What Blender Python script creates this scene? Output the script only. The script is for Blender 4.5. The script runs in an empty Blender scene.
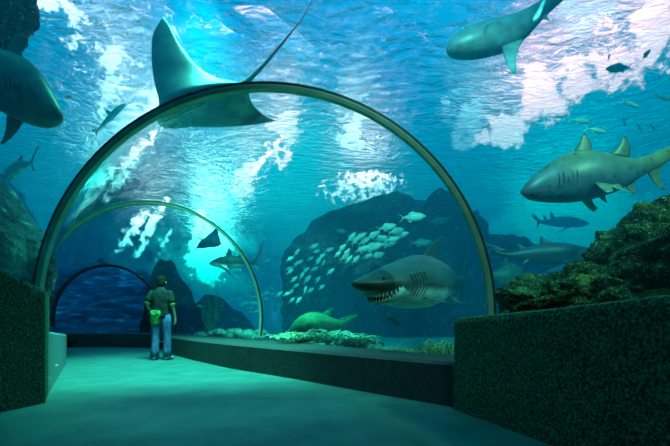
import bpy, bmesh, math, random
from mathutils import Vector, Matrix, noise, Euler
random.seed(7)
PI = math.pi
scene = bpy.context.scene
COL = scene.collection
F = 372.2
CAM_Z = 0.8
def P(px, py, d):
    """the place in the world seen at pixel (px,py) at distance d along the view"""
    return Vector(((px-335)/F*d, d, CAM_Z+(322-py)/F*d))

# ------------------------------------------------------------------ helpers
def link_mesh(name, verts, faces, mats, parent=None, smooth=True, mi=None):
    me = bpy.data.meshes.new(name)
    me.from_pydata([tuple(v) for v in verts], [], faces)
    me.validate(); me.update()
    o = bpy.data.objects.new(name, me); COL.objects.link(o)
    for m in (mats if isinstance(mats, (list, tuple)) else [mats]):
        me.materials.append(m)
    if smooth:
        me.polygons.foreach_set('use_smooth', [True]*len(me.polygons))
    if mi:
        me.polygons.foreach_set('material_index', mi)
    if parent: o.parent = parent
    return o
def from_bm(name, bm, mats, parent=None, smooth=True):
    me = bpy.data.meshes.new(name); bm.to_mesh(me); bm.free()
    o = bpy.data.objects.new(name, me); COL.objects.link(o)
    for m in (mats if isinstance(mats, (list, tuple)) else [mats]):
        me.materials.append(m)
    if smooth:
        me.polygons.foreach_set('use_smooth', [True]*len(me.polygons))
    if parent: o.parent = parent
    return o
def tag(o, label, cat, group=None, kind=None):
    o['label'] = label; o['category'] = cat
    if group: o['group'] = group
    if kind: o['kind'] = kind
    return o
def structure(o, label=None):
    o['kind'] = 'structure'
    if label: o['label'] = label
    return o
def empty(name, loc=(0,0,0), rot=(0,0,0)):
    o = bpy.data.objects.new(name, None); COL.objects.link(o)
    o.location = loc; o.rotation_euler = rot; o.empty_display_size = .1
    return o
def children(o): return [c for c in bpy.data.objects if c.parent is o]
def copy_tree(o, parent=None):
    c = o.copy(); COL.objects.link(c)
    c.parent = parent
    for ch in children(o): copy_tree(ch, c)
    return c

# ------------------------------------------------------------------ materials
def nodes_of(name):
    m = bpy.data.materials.new(name); m.use_nodes = True
    nt = m.node_tree; nt.nodes.clear()
    out = nt.nodes.new('ShaderNodeOutputMaterial')
    return m, nt, out
def N(nt, t, **kw):
    n = nt.nodes.new(t)
    for k, v in kw.items():
        if k.startswith('i_'):
            key = k[2:].replace('_', ' ')
            n.inputs[key].default_value = v
        else: setattr(n, k, v)
    return n
def rgb(c): return (c[0], c[1], c[2], 1)
def ramp(nt, stops):
    r = nt.nodes.new('ShaderNodeValToRGB'); e = r.color_ramp.elements
    e[0].position, e[0].color = stops[0][0], rgb(stops[0][1])
    e[1].position, e[1].color = stops[-1][0], rgb(stops[-1][1])
    for p, c in stops[1:-1]:
        k = e.new(p); k.color = rgb(c)
    return r
def mat_noise(name, c1, c2, scale=8, rough=.6, bump=.3, detail=5, stretch=(1,1,1), lo=.35, hi=.65, spec=.4, bscale=None, metallic=0, coord='Object', bdist=.02):
    m, nt, out = nodes_of(name)
    b = N(nt, 'ShaderNodeBsdfPrincipled')
    b.inputs['Roughness'].default_value = rough
    b.inputs['Specular IOR Level'].default_value = spec
    b.inputs['Metallic'].default_value = metallic
    tc = N(nt, 'ShaderNodeTexCoord'); mp = N(nt, 'ShaderNodeMapping'); mp.inputs['Scale'].default_value = stretch
    nt.links.new(tc.outputs[coord], mp.inputs[0])
    n = N(nt, 'ShaderNodeTexNoise'); n.inputs['Scale'].default_value = scale; n.inputs['Detail'].default_value = detail
    nt.links.new(mp.outputs[0], n.inputs['Vector'])
    r = ramp(nt, [(lo, c1), (hi, c2)]); nt.links.new(n.outputs['Fac'], r.inputs[0])
    nt.links.new(r.outputs[0], b.inputs['Base Color'])
    if bump:
        n2 = N(nt, 'ShaderNodeTexNoise'); n2.inputs['Scale'].default_value = bscale or scale*2; n2.inputs['Detail'].default_value = 6
        nt.links.new(mp.outputs[0], n2.inputs['Vector'])
        bp = N(nt, 'ShaderNodeBump'); bp.inputs['Strength'].default_value = bump; bp.inputs['Distance'].default_value = bdist
        nt.links.new(n2.outputs['Fac'], bp.inputs['Height']); nt.links.new(bp.outputs[0], b.inputs['Normal'])
    nt.links.new(b.outputs[0], out.inputs[0])
    return m

def loft(rings, closed=True, caps=True):
    """rings: list of equal-length point lists -> verts, faces"""
    n = len(rings[0]); V = [p for r in rings for p in r]; Fc = []
    for i in range(len(rings)-1):
        for j in range(n if closed else n-1):
            k = (j+1) % n
            Fc.append((i*n+j, i*n+k, (i+1)*n+k, (i+1)*n+j))
    if caps and closed:
        Fc.append(tuple(range(n))[::-1]); Fc.append(tuple((len(rings)-1)*n+j for j in range(n)))
    return V, Fc
def tube(pts, r, n=10):
    """tube round a polyline, r a number or list"""
    rings = []; up = Vector((0,0,1))
    for i, p in enumerate(pts):
        a = pts[max(i-1,0)]; b = pts[min(i+1,len(pts)-1)]
        t = (b-a).normalized(); u = up if abs(t.dot(up)) < .95 else Vector((1,0,0))
        s = t.cross(u).normalized(); w = s.cross(t)
        rr = r[i] if isinstance(r, (list, tuple)) else r
        rings.append([p+s*rr*math.cos(2*PI*j/n)+w*rr*math.sin(2*PI*j/n) for j in range(n)])
    return loft(rings)
def join(parts):
    V, Fc = [], []
    for v, f in parts:
        o = len(V); V += list(v); Fc += [tuple(i+o for i in q) for q in f]
    return V, Fc
def box(c, s, rz=0):
    M = Matrix.Rotation(rz, 3, 'Z'); c = Vector(c)
    v = [c+M@Vector((x*s[0]/2, y*s[1]/2, z*s[2]/2)) for x in (-1,1) for y in (-1,1) for z in (-1,1)]
    return v, [(0,1,3,2),(4,6,7,5),(0,4,5,1),(2,3,7,6),(0,2,6,4),(1,5,7,3)]

# ------------------------------------------------------------------ camera
cam = bpy.data.cameras.new('camera'); co = bpy.data.objects.new('camera', cam); COL.objects.link(co)
cam.lens = 20; cam.sensor_width = 36; cam.shift_y = 99/670
cam.clip_start = .02; cam.clip_end = 500
co.location = (0, 0, CAM_Z); co.rotation_euler = (PI/2, 0, 0)
scene.camera = co
vs = scene.view_settings
scene.display_settings.display_device = 'sRGB'
vs.view_transform = 'Standard'; vs.look = 'None'; vs.exposure = 0; vs.gamma = 1; vs.use_curve_mapping = False
cy = scene.cycles
cy.use_denoising = True
cy.max_bounces = 10; cy.diffuse_bounces = 3; cy.glossy_bounces = 4; cy.transmission_bounces = 8
cy.transparent_max_bounces = 24; cy.volume_bounces = 1
cy.sample_clamp_indirect = 6

# ------------------------------------------------------------------ tunnel path
RT = 2.35; ZC = .88
AX = [(-3.0,.35),(0,.15),(1.5,-.05),(3.83,-.73),(5.2,-1.72),(6.4,-2.8),(7.54,-3.83),(9.2,-5.25),(11,-6.74),(12.2,-7.7)]
def axis_x(d):
    for (d0,x0),(d1,x1) in zip(AX, AX[1:]):
        if d <= d1 or (d1,x1) == AX[-1]:
            t = (d-d0)/(d1-d0); return x0+(x1-x0)*t
def tun_r(d):
    return RT+(3.83-max(d,1.5))*.36 if d < 3.83 else RT if d < 7.54 else RT-(d-7.54)/(11-7.54)*.75 if d < 11 else 1.6
def arc_ring(d, dr=0, n=48, a0=-14, a1=194, dz=0):
    c = axis_x(d); r = tun_r(d)+dr
    return [Vector((c+r*math.cos(math.radians(a0+(a1-a0)*k/(n-1))), d, ZC+r*math.sin(math.radians(a0+(a1-a0)*k/(n-1))))) for k in range(n)]
# ------------------------------------------------------------------ world: bright sky over the tank, glow patches and streaks painted into it
w = bpy.data.worlds.new('world'); scene.world = w; w.use_nodes = True
nt = w.node_tree; nt.nodes.clear()
out = nt.nodes.new('ShaderNodeOutputWorld'); bg = nt.nodes.new('ShaderNodeBackground')
tc = N(nt, 'ShaderNodeTexCoord')
sep = N(nt, 'ShaderNodeSeparateXYZ'); nt.links.new(tc.outputs['Generated'], sep.inputs[0])
skyr = ramp(nt, [(0.0, (0,.004,.01)), (.47, (0,.02,.04)), (.53, (0,.10,.17)), (.62, (0,.38,.60)), (.80, (0,.42,.86)), (.91, (.0,.52,1.0)), (.95, (.02,.8,1.15)), (1.0, (.04,1.3,1.7))])
mr = N(nt, 'ShaderNodeMapRange'); mr.inputs['From Min'].default_value = -1
nt.links.new(sep.outputs[2], mr.inputs['Value']); nt.links.new(mr.outputs[0], skyr.inputs[0])
nz = N(nt, 'ShaderNodeTexNoise'); nz.inputs['Scale'].default_value = 14; nz.inputs['Detail'].default_value = 8
nt.links.new(tc.outputs['Generated'], nz.inputs['Vector'])
total = None
# (px, py, radius in pixels, strength, colour)
SPOTS = [(212,256,54,2.6,(.2,1.0,1.0)), (205,250,27,22,(1,1,1)), (290,190,90,.5,(.0,.95,1.0)), (565,225,70,.9,(0,1,.85)),  # far glow and surface glare painted into the sky
 (655,34,22,2.2,(2.2,.8,.85)), (612,62,24,2.2,(2.6,.8,.85)), (575,82,25,2.2,(2.6,.8,.85)), (545,102,24,2.2,(2.8,.85,.9)), (505,128,20,1.8,(2.2,.95,1)), (575,18,18,.6,(.6,.9,1)), (468,120,22,.8,(.8,.9,1)),
 (354,124,13,3,(.9,1,1)),
 (256,172,13,3,(2.2,.95,1)), (270,154,11,3,(2.2,.95,1)), (243,187,11,2.4,(2,1,1)), (288,130,9,2,(1.5,1,1)),
 (112,60,20,3,(.9,.9,1)), (110,88,16,2.5,(.9,.9,1)), (74,24,18,4,(.9,.9,1)), (42,6,16,4,(1,1,1)), (163,104,14,3,(1,.95,1)), (590,5,22,.8,(.6,1,1)), (470,112,18,1.0,(.6,1,1))]
nz2 = N(nt, 'ShaderNodeTexNoise'); nz2.inputs['Scale'].default_value = 75; nz2.inputs['Detail'].default_value = 5; nz2.inputs['Roughness'].default_value = .65
nt.links.new(tc.outputs['Generated'], nz2.inputs['Vector'])
nsum = N(nt, 'ShaderNodeMath', operation='MULTIPLY_ADD'); nt.links.new(nz2.outputs['Fac'], nsum.inputs[0]); nsum.inputs[1].default_value = .45; nt.links.new(nz.outputs['Fac'], nsum.inputs[2])
for (px, py, rr, st, c) in SPOTS:
    d = Vector(((px-335)/F, 1, (322-py)/F)); L = d.length; d = d/L
    ds = N(nt, 'ShaderNodeVectorMath', operation='DISTANCE'); nt.links.new(tc.outputs['Generated'], ds.inputs[0]); ds.inputs[1].default_value = d
    ad = N(nt, 'ShaderNodeMath', operation='MULTIPLY_ADD'); nt.links.new(nsum.outputs[0], ad.inputs[0]); ad.inputs[1].default_value = .20; nt.links.new(ds.outputs['Value'], ad.inputs[2])
    m_ = N(nt, 'ShaderNodeMapRange', interpolation_type='SMOOTHSTEP'); nt.links.new(ad.outputs[0], m_.inputs['Value'])
    ra = rr/F/L
    m_.inputs['From Min'].default_value = ra*.95+.150; m_.inputs['From Max'].default_value = ra*.45+.150
    m_.inputs['To Min'].default_value = 0; m_.inputs['To Max'].default_value = st
    sc_ = N(nt, 'ShaderNodeVectorMath', operation='SCALE'); sc_.inputs[0].default_value = (c[0]*2.6, c[1], c[2]); nt.links.new(m_.outputs[0], sc_.inputs['Scale'])
    if total is None: total = sc_.outputs[0]
    else:
        a_ = N(nt, 'ShaderNodeVectorMath', operation='MAXIMUM'); nt.links.new(total, a_.inputs[0]); nt.links.new(sc_.outputs[0], a_.inputs[1]); total = a_.outputs[0]
def dirn(px, py): return Vector(((px-335)/F, 1, (322-py)/F)).normalized()
STREAKS = [((168,196),(132,262),4,7,(2.2,1,1)), ((150,204),(116,256),5,8,(2.2,.9,1)), ((176,220),(154,262),2,4,(1,.9,1)), ((160,128),(112,178),4,5,(1.8,1,1)),  # painted sky streaks standing in for reflections in the acrylic
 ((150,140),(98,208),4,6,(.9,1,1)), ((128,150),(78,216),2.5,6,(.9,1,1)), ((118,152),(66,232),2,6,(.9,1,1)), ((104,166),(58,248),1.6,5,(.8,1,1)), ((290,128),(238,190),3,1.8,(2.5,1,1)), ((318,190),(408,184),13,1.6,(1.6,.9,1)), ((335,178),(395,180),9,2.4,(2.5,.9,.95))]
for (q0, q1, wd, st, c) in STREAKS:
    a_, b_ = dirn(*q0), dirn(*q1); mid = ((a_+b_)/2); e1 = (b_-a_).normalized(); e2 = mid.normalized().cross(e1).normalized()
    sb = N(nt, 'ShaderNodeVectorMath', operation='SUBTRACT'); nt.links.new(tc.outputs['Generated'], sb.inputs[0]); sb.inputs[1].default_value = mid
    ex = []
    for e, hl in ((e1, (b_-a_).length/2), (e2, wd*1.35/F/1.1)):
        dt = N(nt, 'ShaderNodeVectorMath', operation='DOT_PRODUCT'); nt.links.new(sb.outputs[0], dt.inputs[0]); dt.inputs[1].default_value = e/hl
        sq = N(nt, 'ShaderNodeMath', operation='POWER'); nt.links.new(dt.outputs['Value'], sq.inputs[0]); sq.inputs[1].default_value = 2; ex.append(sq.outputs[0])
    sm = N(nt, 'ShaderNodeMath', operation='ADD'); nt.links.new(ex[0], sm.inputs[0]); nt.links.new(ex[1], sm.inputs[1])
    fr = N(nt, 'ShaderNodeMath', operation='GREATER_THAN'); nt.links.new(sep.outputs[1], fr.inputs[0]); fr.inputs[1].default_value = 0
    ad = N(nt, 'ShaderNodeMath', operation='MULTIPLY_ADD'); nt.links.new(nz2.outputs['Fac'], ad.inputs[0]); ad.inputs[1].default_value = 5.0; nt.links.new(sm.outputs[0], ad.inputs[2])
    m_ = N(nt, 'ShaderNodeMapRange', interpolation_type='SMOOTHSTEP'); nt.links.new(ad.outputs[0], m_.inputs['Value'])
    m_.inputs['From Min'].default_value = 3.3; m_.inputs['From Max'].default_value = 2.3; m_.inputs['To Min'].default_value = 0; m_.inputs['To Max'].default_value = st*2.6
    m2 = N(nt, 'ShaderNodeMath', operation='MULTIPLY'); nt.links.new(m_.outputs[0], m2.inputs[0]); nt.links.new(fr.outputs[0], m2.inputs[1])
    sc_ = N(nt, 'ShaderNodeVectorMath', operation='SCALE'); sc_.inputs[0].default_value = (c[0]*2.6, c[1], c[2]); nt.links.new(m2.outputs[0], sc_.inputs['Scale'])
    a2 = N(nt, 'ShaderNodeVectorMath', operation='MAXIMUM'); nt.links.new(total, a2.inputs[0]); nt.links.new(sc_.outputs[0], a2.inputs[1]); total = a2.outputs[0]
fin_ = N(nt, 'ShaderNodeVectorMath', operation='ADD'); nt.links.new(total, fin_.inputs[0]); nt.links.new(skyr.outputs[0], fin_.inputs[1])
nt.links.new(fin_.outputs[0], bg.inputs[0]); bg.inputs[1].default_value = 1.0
nt.links.new(bg.outputs[0], out.inputs[0])
cy.volume_step_rate = 1
w.cycles.sampling_method = 'MANUAL'; w.cycles.sample_map_resolution = 512

# ------------------------------------------------------------------ the water: box with the tunnel cut out of it
mw, nt, out = nodes_of('sea_water')
vsn = N(nt, 'ShaderNodeVolumeScatter'); vsn.inputs['Color'].default_value = (.0,.52,.88,1); vsn.inputs['Density'].default_value = .036
van = N(nt, 'ShaderNodeVolumeAbsorption'); van.inputs['Color'].default_value = (.0,.94,.965,1); van.inputs['Density'].default_value = .20
av = N(nt, 'ShaderNodeAddShader'); nt.links.new(vsn.outputs[0], av.inputs[0]); nt.links.new(van.outputs[0], av.inputs[1])
nt.links.new(av.outputs[0], out.inputs['Volume'])
bxv = [(x,y,z) for x in (-34,40) for y in (-7,95) for z in (-1,7.0)]
bxf = [(0,1,3,2),(4,6,7,5),(0,4,5,1),(2,3,7,6),(0,2,6,4),(1,5,7,3)]
bm = bmesh.new(); vv = [bm.verts.new(v) for v in bxv]
for f in bxf: bm.faces.new([vv[i] for i in f])
bmesh.ops.recalc_face_normals(bm, faces=bm.faces)
nb = len(bm.faces)
ds_ = [-3,-1,0,.8,1.5,2.3,3.1,3.83,4.5,5.2,5.8,6.4,7,7.54,8.2,9.2,10,11,12.2]
def cavity_ring(d):
    r = arc_ring(d, .05, 40, -14, 194)
    return r+[Vector((r[-1].x, d, -.3)), Vector((r[0].x, d, -.3))]
cv, cf = loft([cavity_ring(d) for d in ds_])
c2 = [bm.verts.new(v) for v in cv]
cfs = [bm.faces.new([c2[i] for i in f]) for f in cf]
bmesh.ops.recalc_face_normals(bm, faces=cfs)
bmesh.ops.reverse_faces(bm, faces=cfs)
o = from_bm('water', bm, mw, smooth=False); structure(o, 'clear blue green sea water filling the tank around the tunnel')
WATER = o

# rippled water surface, seen from below
ms, nt, out = nodes_of('water_surface')
tcw = N(nt, 'ShaderNodeTexCoord')
mp = N(nt, 'ShaderNodeMapping'); mp.inputs['Scale'].default_value = (.7,1.3,1); mp.inputs['Rotation'].default_value = (0,0,math.radians(20))
nt.links.new(tcw.outputs['Object'], mp.inputs[0])
n1 = N(nt, 'ShaderNodeTexNoise'); n1.inputs['Scale'].default_value = 3.0; n1.inputs['Detail'].default_value = 6; n1.inputs['Roughness'].default_value = .6; n1.inputs['Distortion'].default_value = .6
nt.links.new(mp.outputs[0], n1.inputs['Vector'])
bp = N(nt, 'ShaderNodeBump'); bp.inputs['Strength'].default_value = 1; bp.inputs['Distance'].default_value = .15
nt.links.new(n1.outputs['Fac'], bp.inputs['Height'])
rf = N(nt, 'ShaderNodeBsdfRefraction'); rf.inputs['IOR'].default_value = 1.07; rf.inputs['Roughness'].default_value = .02; rf.inputs['Color'].default_value = (.9,1,1,1)
nt.links.new(bp.outputs[0], rf.inputs['Normal'])
tr = N(nt, 'ShaderNodeBsdfTransparent')
mx = N(nt, 'ShaderNodeMixShader'); mx.inputs[0].default_value = .65
nt.links.new(tr.outputs[0], mx.inputs[1]); nt.links.new(rf.outputs[0], mx.inputs[2])
nt.links.new(mx.outputs[0], out.inputs[0])
NX, NY = 120, 140
V = []; Fc = []
for j in range(NY+1):
    for i in range(NX+1):
        x = -34+74*i/NX; y = -7+102*j/NY
        V.append((x, y, 6.6+.12*noise.noise(Vector((x*.5,y*.5,0)))+.05*noise.noise(Vector((x*1.5,y*1.5,3)))))
for j in range(NY):
    for i in range(NX):
        a = j*(NX+1)+i; Fc.append((a, a+1, a+NX+2, a+NX+1))
o = link_mesh('water_surface', V, Fc, ms); structure(o, 'rippling underside of the water surface high above the tunnel')

# ------------------------------------------------------------------ acrylic panels of the tunnel
mg, nt, out = nodes_of('acrylic')
lw = N(nt, 'ShaderNodeLayerWeight'); lw.inputs['Blend'].default_value = .5
pw = N(nt, 'ShaderNodeMath', operation='POWER'); nt.links.new(lw.outputs['Facing'], pw.inputs[0]); pw.inputs[1].default_value = 2.6
ma = N(nt, 'ShaderNodeMath', operation='MULTIPLY_ADD'); nt.links.new(pw.outputs[0], ma.inputs[0]); ma.inputs[1].default_value = .8; ma.inputs[2].default_value = .02
gl = N(nt, 'ShaderNodeBsdfGlossy'); gl.inputs['Roughness'].default_value = .03
tr = N(nt, 'ShaderNodeBsdfTransparent'); tr.inputs['Color'].default_value = (.95,.985,.985,1)
tcg = N(nt, 'ShaderNodeTexCoord'); ng = N(nt, 'ShaderNodeTexNoise'); ng.inputs['Scale'].default_value = 1.3; ng.inputs['Detail'].default_value = 3
nt.links.new(tcg.outputs['Object'], ng.inputs['Vector'])
bg_ = N(nt, 'ShaderNodeBump'); bg_.inputs['Strength'].default_value = .5; bg_.inputs['Distance'].default_value = .04; nt.links.new(ng.outputs['Fac'], bg_.inputs['Height'])
nt.links.new(bg_.outputs[0], gl.inputs['Normal'])
mx = N(nt, 'ShaderNodeMixShader'); nt.links.new(ma.outputs[0], mx.inputs[0]); nt.links.new(tr.outputs[0], mx.inputs[1]); nt.links.new(gl.outputs[0], mx.inputs[2])
nt.links.new(mx.outputs[0], out.inputs[0])
def panel(name, d0, d1, label, steps=7):
    inn = [arc_ring(d0+(d1-d0)*k/steps, .0, 56) for k in range(steps+1)]
    oo = [arc_ring(d0+(d1-d0)*k/steps, .045, 56)[::-1] for k in range(steps+1)]
    v, f = loft([a+b for a, b in zip(inn, oo)], caps=False)
    return structure(link_mesh(name, v, f, mg), label)
panel('window_1', 1.3, 3.81, 'clear curved acrylic nearest the viewer, in front of the large metal arch')
panel('window_2', 3.85, 7.52, 'clear curved acrylic tunnel panel between the two metal arches')
panel('window_3', 7.56, 11.0, 'clear curved acrylic beyond the smaller arch behind the person')

mdark = mat_noise('dark_wall', (.012,.016,.018), (.02,.026,.028), 20, .8, .2)
# unseen opaque hood added over the viewer to darken the foreground floor
rr = []
for d in (-3.0, 0, 1.25):
    rr.append(arc_ring(d, -.02, 40, -20, 200)+arc_ring(d, .04, 40, -20, 200)[::-1])
v, f = loft(rr); structure(link_mesh('shade_hood', v, f, mdark), 'dark opaque hood added out of view to shade the foreground')
rg = arc_ring(-3.0, 0, 40, -20, 200); v = rg+[p+Vector((0,-.1,0)) for p in rg]; n = len(rg)
f = [tuple(range(n)), tuple(range(2*n-1, n-1, -1))]+[(i, i+n, (i+1)%n+n, (i+1)%n) for i in range(n)]
structure(link_mesh('wall_back', v, f, mdark, smooth=False), 'dark end wall behind the viewer')

# ------------------------------------------------------------------ floor
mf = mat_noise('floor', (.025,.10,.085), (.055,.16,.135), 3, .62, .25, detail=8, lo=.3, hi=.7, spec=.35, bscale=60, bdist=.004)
v, f = box((-3, 4.6, -.06), (16, 15.6, .12)); structure(link_mesh('floor', v, f, mf, smooth=False), 'smooth teal green walkway floor of the tunnel')

# ------------------------------------------------------------------ low walls
mc = mat_noise('dark_carpet_wall', (.016,.038,.020), (.15,.32,.17), 60, .95, .8, detail=3, lo=.4, hi=.75, spec=.1, bscale=70, bdist=.02)
mk = mat_noise('kerb', (.03,.03,.028), (.05,.05,.045), 12, .8, .2)
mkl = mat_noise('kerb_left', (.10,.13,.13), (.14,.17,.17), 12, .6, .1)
def low_wall(name, line, back, h, m, label, lip=.03):
    """line: floor points of the visible face, back: points of its far side"""
    rings = []
    for (x,y,hh), (bx,by) in zip(line, back):
        rings.append([Vector((x,y,-.05)), Vector((x,y,hh-.03)), Vector((x+(bx-x)*.06,y+(by-y)*.06,hh)), Vector((bx,by,hh)), Vector((bx,by,-.05))])
    v, f = loft(rings); return structure(link_mesh(name, v, f, m, smooth=False), label)
low_wall('wall_right', [(1.25,2.9,.42),(1.10,3.5,.42),(.35,4.25,.42),(-.6,5.25,.42),(-1.81,6.41,.43),(-2.9,7.7,.43),(-4.05,9.2,.44),(-4.9,10.7,.44)],
         [(2.2,3.4),(1.75,3.85),(.95,4.7),(.1,5.8),(-.95,7.0),(-1.95,8.2),(-3.1,9.7),(-4.2,11.2)], .42, mk, 'low dark kerb along the right side of the walkway below the glass')
low_wall('wall_far', [(-8.7,11.7,.45),(-6.8,11.75,.45),(-4.7,11.3,.45)], [(-8.9,12.2),(-6.7,12.3),(-4.3,12.2)], .45, mk, 'low dark kerb closing the far end of the walkway')
low_wall('wall_left', [(-2.94,3.76,.72),(-3.75,5.0,.66),(-5.2,7.2,.56),(-7.2,10.0,.48),(-8.6,11.8,.45)], [(-3.5,3.95),(-4.5,5.3),(-5.9,7.6),(-7.9,10.2),(-9.1,12.0)], .5, mkl, 'low smooth kerb along the left side of the walkway')
# blocks near the viewer
def block(name, pts, label):
    rings = []
    for (x,y,h,bx,by) in pts:
        a = Vector((x,y,-.05)); dd = Vector((bx-x,by-y,0)).normalized()
        rings.append([a, Vector((x,y,h-.05)), Vector((x,y,h-.015))+dd*.015, Vector((x,y,h))+dd*.05, Vector((bx,by,h)), Vector((bx,by,-.05))])
    v, f = loft(rings); return structure(link_mesh(name, v, f, mc, smooth=False), label)
block('wall_right_front', [(1.09,3.40,.84,1.9,3.6),(1.14,3.22,.85,2.1,3.4),(1.25,2.9,.865,2.2,3.1),(1.39,2.46,.89,2.3,2.6),(1.61,1.78,.94,2.4,1.85),(1.75,.9,.98,2.5,.9),(1.85,-2.9,.98,2.5,-2.9)],
      'thick dark green carpeted wall block at the right foreground')
block('wall_left_front', [(-2.86,3.67,1.115,-3.3,4.3),(-2.92,3.47,1.21,-3.6,3.9),(-2.98,3.27,1.32,-3.8,3.5),(-3.0,3.0,1.40,-3.9,3.0),(-2.7,1.6,1.5,-3.6,1.6),(-2.5,-2.9,1.5,-3.2,-2.9)],
      'thick dark green carpeted wall block at the left foreground')

# ------------------------------------------------------------------ arches
mar = mat_noise('arch_metal', (.34,.42,.30), (.46,.54,.40), 6, .38, .1, metallic=.3, spec=.5)
def arch(d, rad, th, label, a0=-9, a1=188, mar=mar):
    c = axis_x(d); root = empty('metal_arch', (c, d, .42))
    n = 90; out_ = []
    for k in range(n):
        a = math.radians(a0+(a1-a0)*k/(n-1)); ca, sa = math.cos(a), math.sin(a)
        ring = []
        for (dr, dy) in ((-th,-.03),(-th,.03),(-.3*th,.04),(.0,.04),(.0,-.04),(-.3*th,-.04)):
            ring.append(Vector(((rad+dr)*ca, dy, ZC-.42+(rad+dr)*sa)))
        out_.append(ring)
    v, f = loft(out_); o = link_mesh('rib', v, f, mar, root, smooth=False)
    out_ = []
    for k in range(n):   # rubber seal along its outer edge
        a = math.radians(a0+(a1-a0)*k/(n-1)); ca, sa = math.cos(a), math.sin(a)
        out_.append([Vector(((rad+dr)*ca, dy, ZC-.42+(rad+dr)*sa)) for dr, dy in ((.0,-.045),(.0,.045),(.02,.045),(.02,-.045))])
    v, f = loft(out_); link_mesh('seal', v, f, M_SEAL, root, smooth=False)
    return tag(root, label, 'arch', 'metal arches of the tunnel')
M_SEAL = mat_noise('seal', (.02,.03,.03), (.03,.04,.04), 20, .5, 0)
arch(3.83, RT-.0, .05, 'large pale green metal arch spanning the tunnel nearest the viewer')
arch(7.54, RT-.0, .05, 'smaller thin metal arch over the person deeper in the tunnel')
arch(11.0, 1.6, .05, 'small dark arch at the far end of the tunnel beyond the person', mar=M_SEAL)

# ------------------------------------------------------------------ seabed
msb = mat_noise('sand', (.10,.13,.10), (.30,.34,.26), 1.6, .9, .8, detail=8, lo=.35, hi=.7, bscale=7, bdist=.08)
V = []; Fc = []; idx = {}
step = .3
nx, ny = int(74/step), int(60/step)
def bed_z(x, y): return .24+.26*math.exp(-((x+.30)**2/.5+(y-6.9)**2/.5))+.16*math.exp(-((x+2.6)**2/1.2+(y-9.6)**2/.5))+.10*noise.noise(Vector((x*.7,y*.7,0)))+.05*noise.noise(Vector((x*2.3,y*2.3,5)))
for j in range(ny+1):
    for i in range(nx+1):
        x = -34+i*step; y = -7+j*step
        V.append(Vector((x, y, bed_z(x,y))))
for j in range(ny):
    for i in range(nx):
        x = -34+(i+.5)*step; y = -7+(j+.5)*step
        if y < 12.4 and abs(x-axis_x(max(y,-3))) < tun_r(y)-.05: continue
        a = j*(nx+1)+i; Fc.append((a, a+1, a+nx+2, a+nx+1))
structure(link_mesh('seabed', V, Fc, msb), 'sandy bed of the tank')

def lamp(name, kind, loc, target, power, color, **kw):
    l = bpy.data.lights.new(name, kind); l.energy = power; l.color = color
    for k, v in kw.items(): setattr(l, k, v)
    o = bpy.data.objects.new(name, l); COL.objects.link(o); o.location = loc
    o.rotation_euler = (Vector(target)-Vector(loc)).to_track_quat('-Z', 'Y').to_euler(); return o
lamp('unseen_fill_spot', 'SPOT', (-2.2, 6.2, 6.2), (-2.6, 6.6, 0), 7500, (.15,1,.75), spot_size=math.radians(75), spot_blend=.8, shadow_soft_size=.6)  # unseen spot added to pool teal light on the walkway
lamp('unseen_fill_spot', 'SPOT', (1.5, 1.5, 6.2), (1.5, 6.5, 2.0), 1300, (.5,1,.9), spot_size=math.radians(80), spot_blend=.8, shadow_soft_size=.3)  # unseen spot added to brighten the animals in the centre
lamp('unseen_fill_spot', 'SPOT', (5.5, 1.0, 5.8), (3.2, 4.6, 1.2), 1300, (.8,1,.6), spot_size=math.radians(70), spot_blend=.8, shadow_soft_size=.3)  # unseen spot added to brighten the right shark and reef
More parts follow.
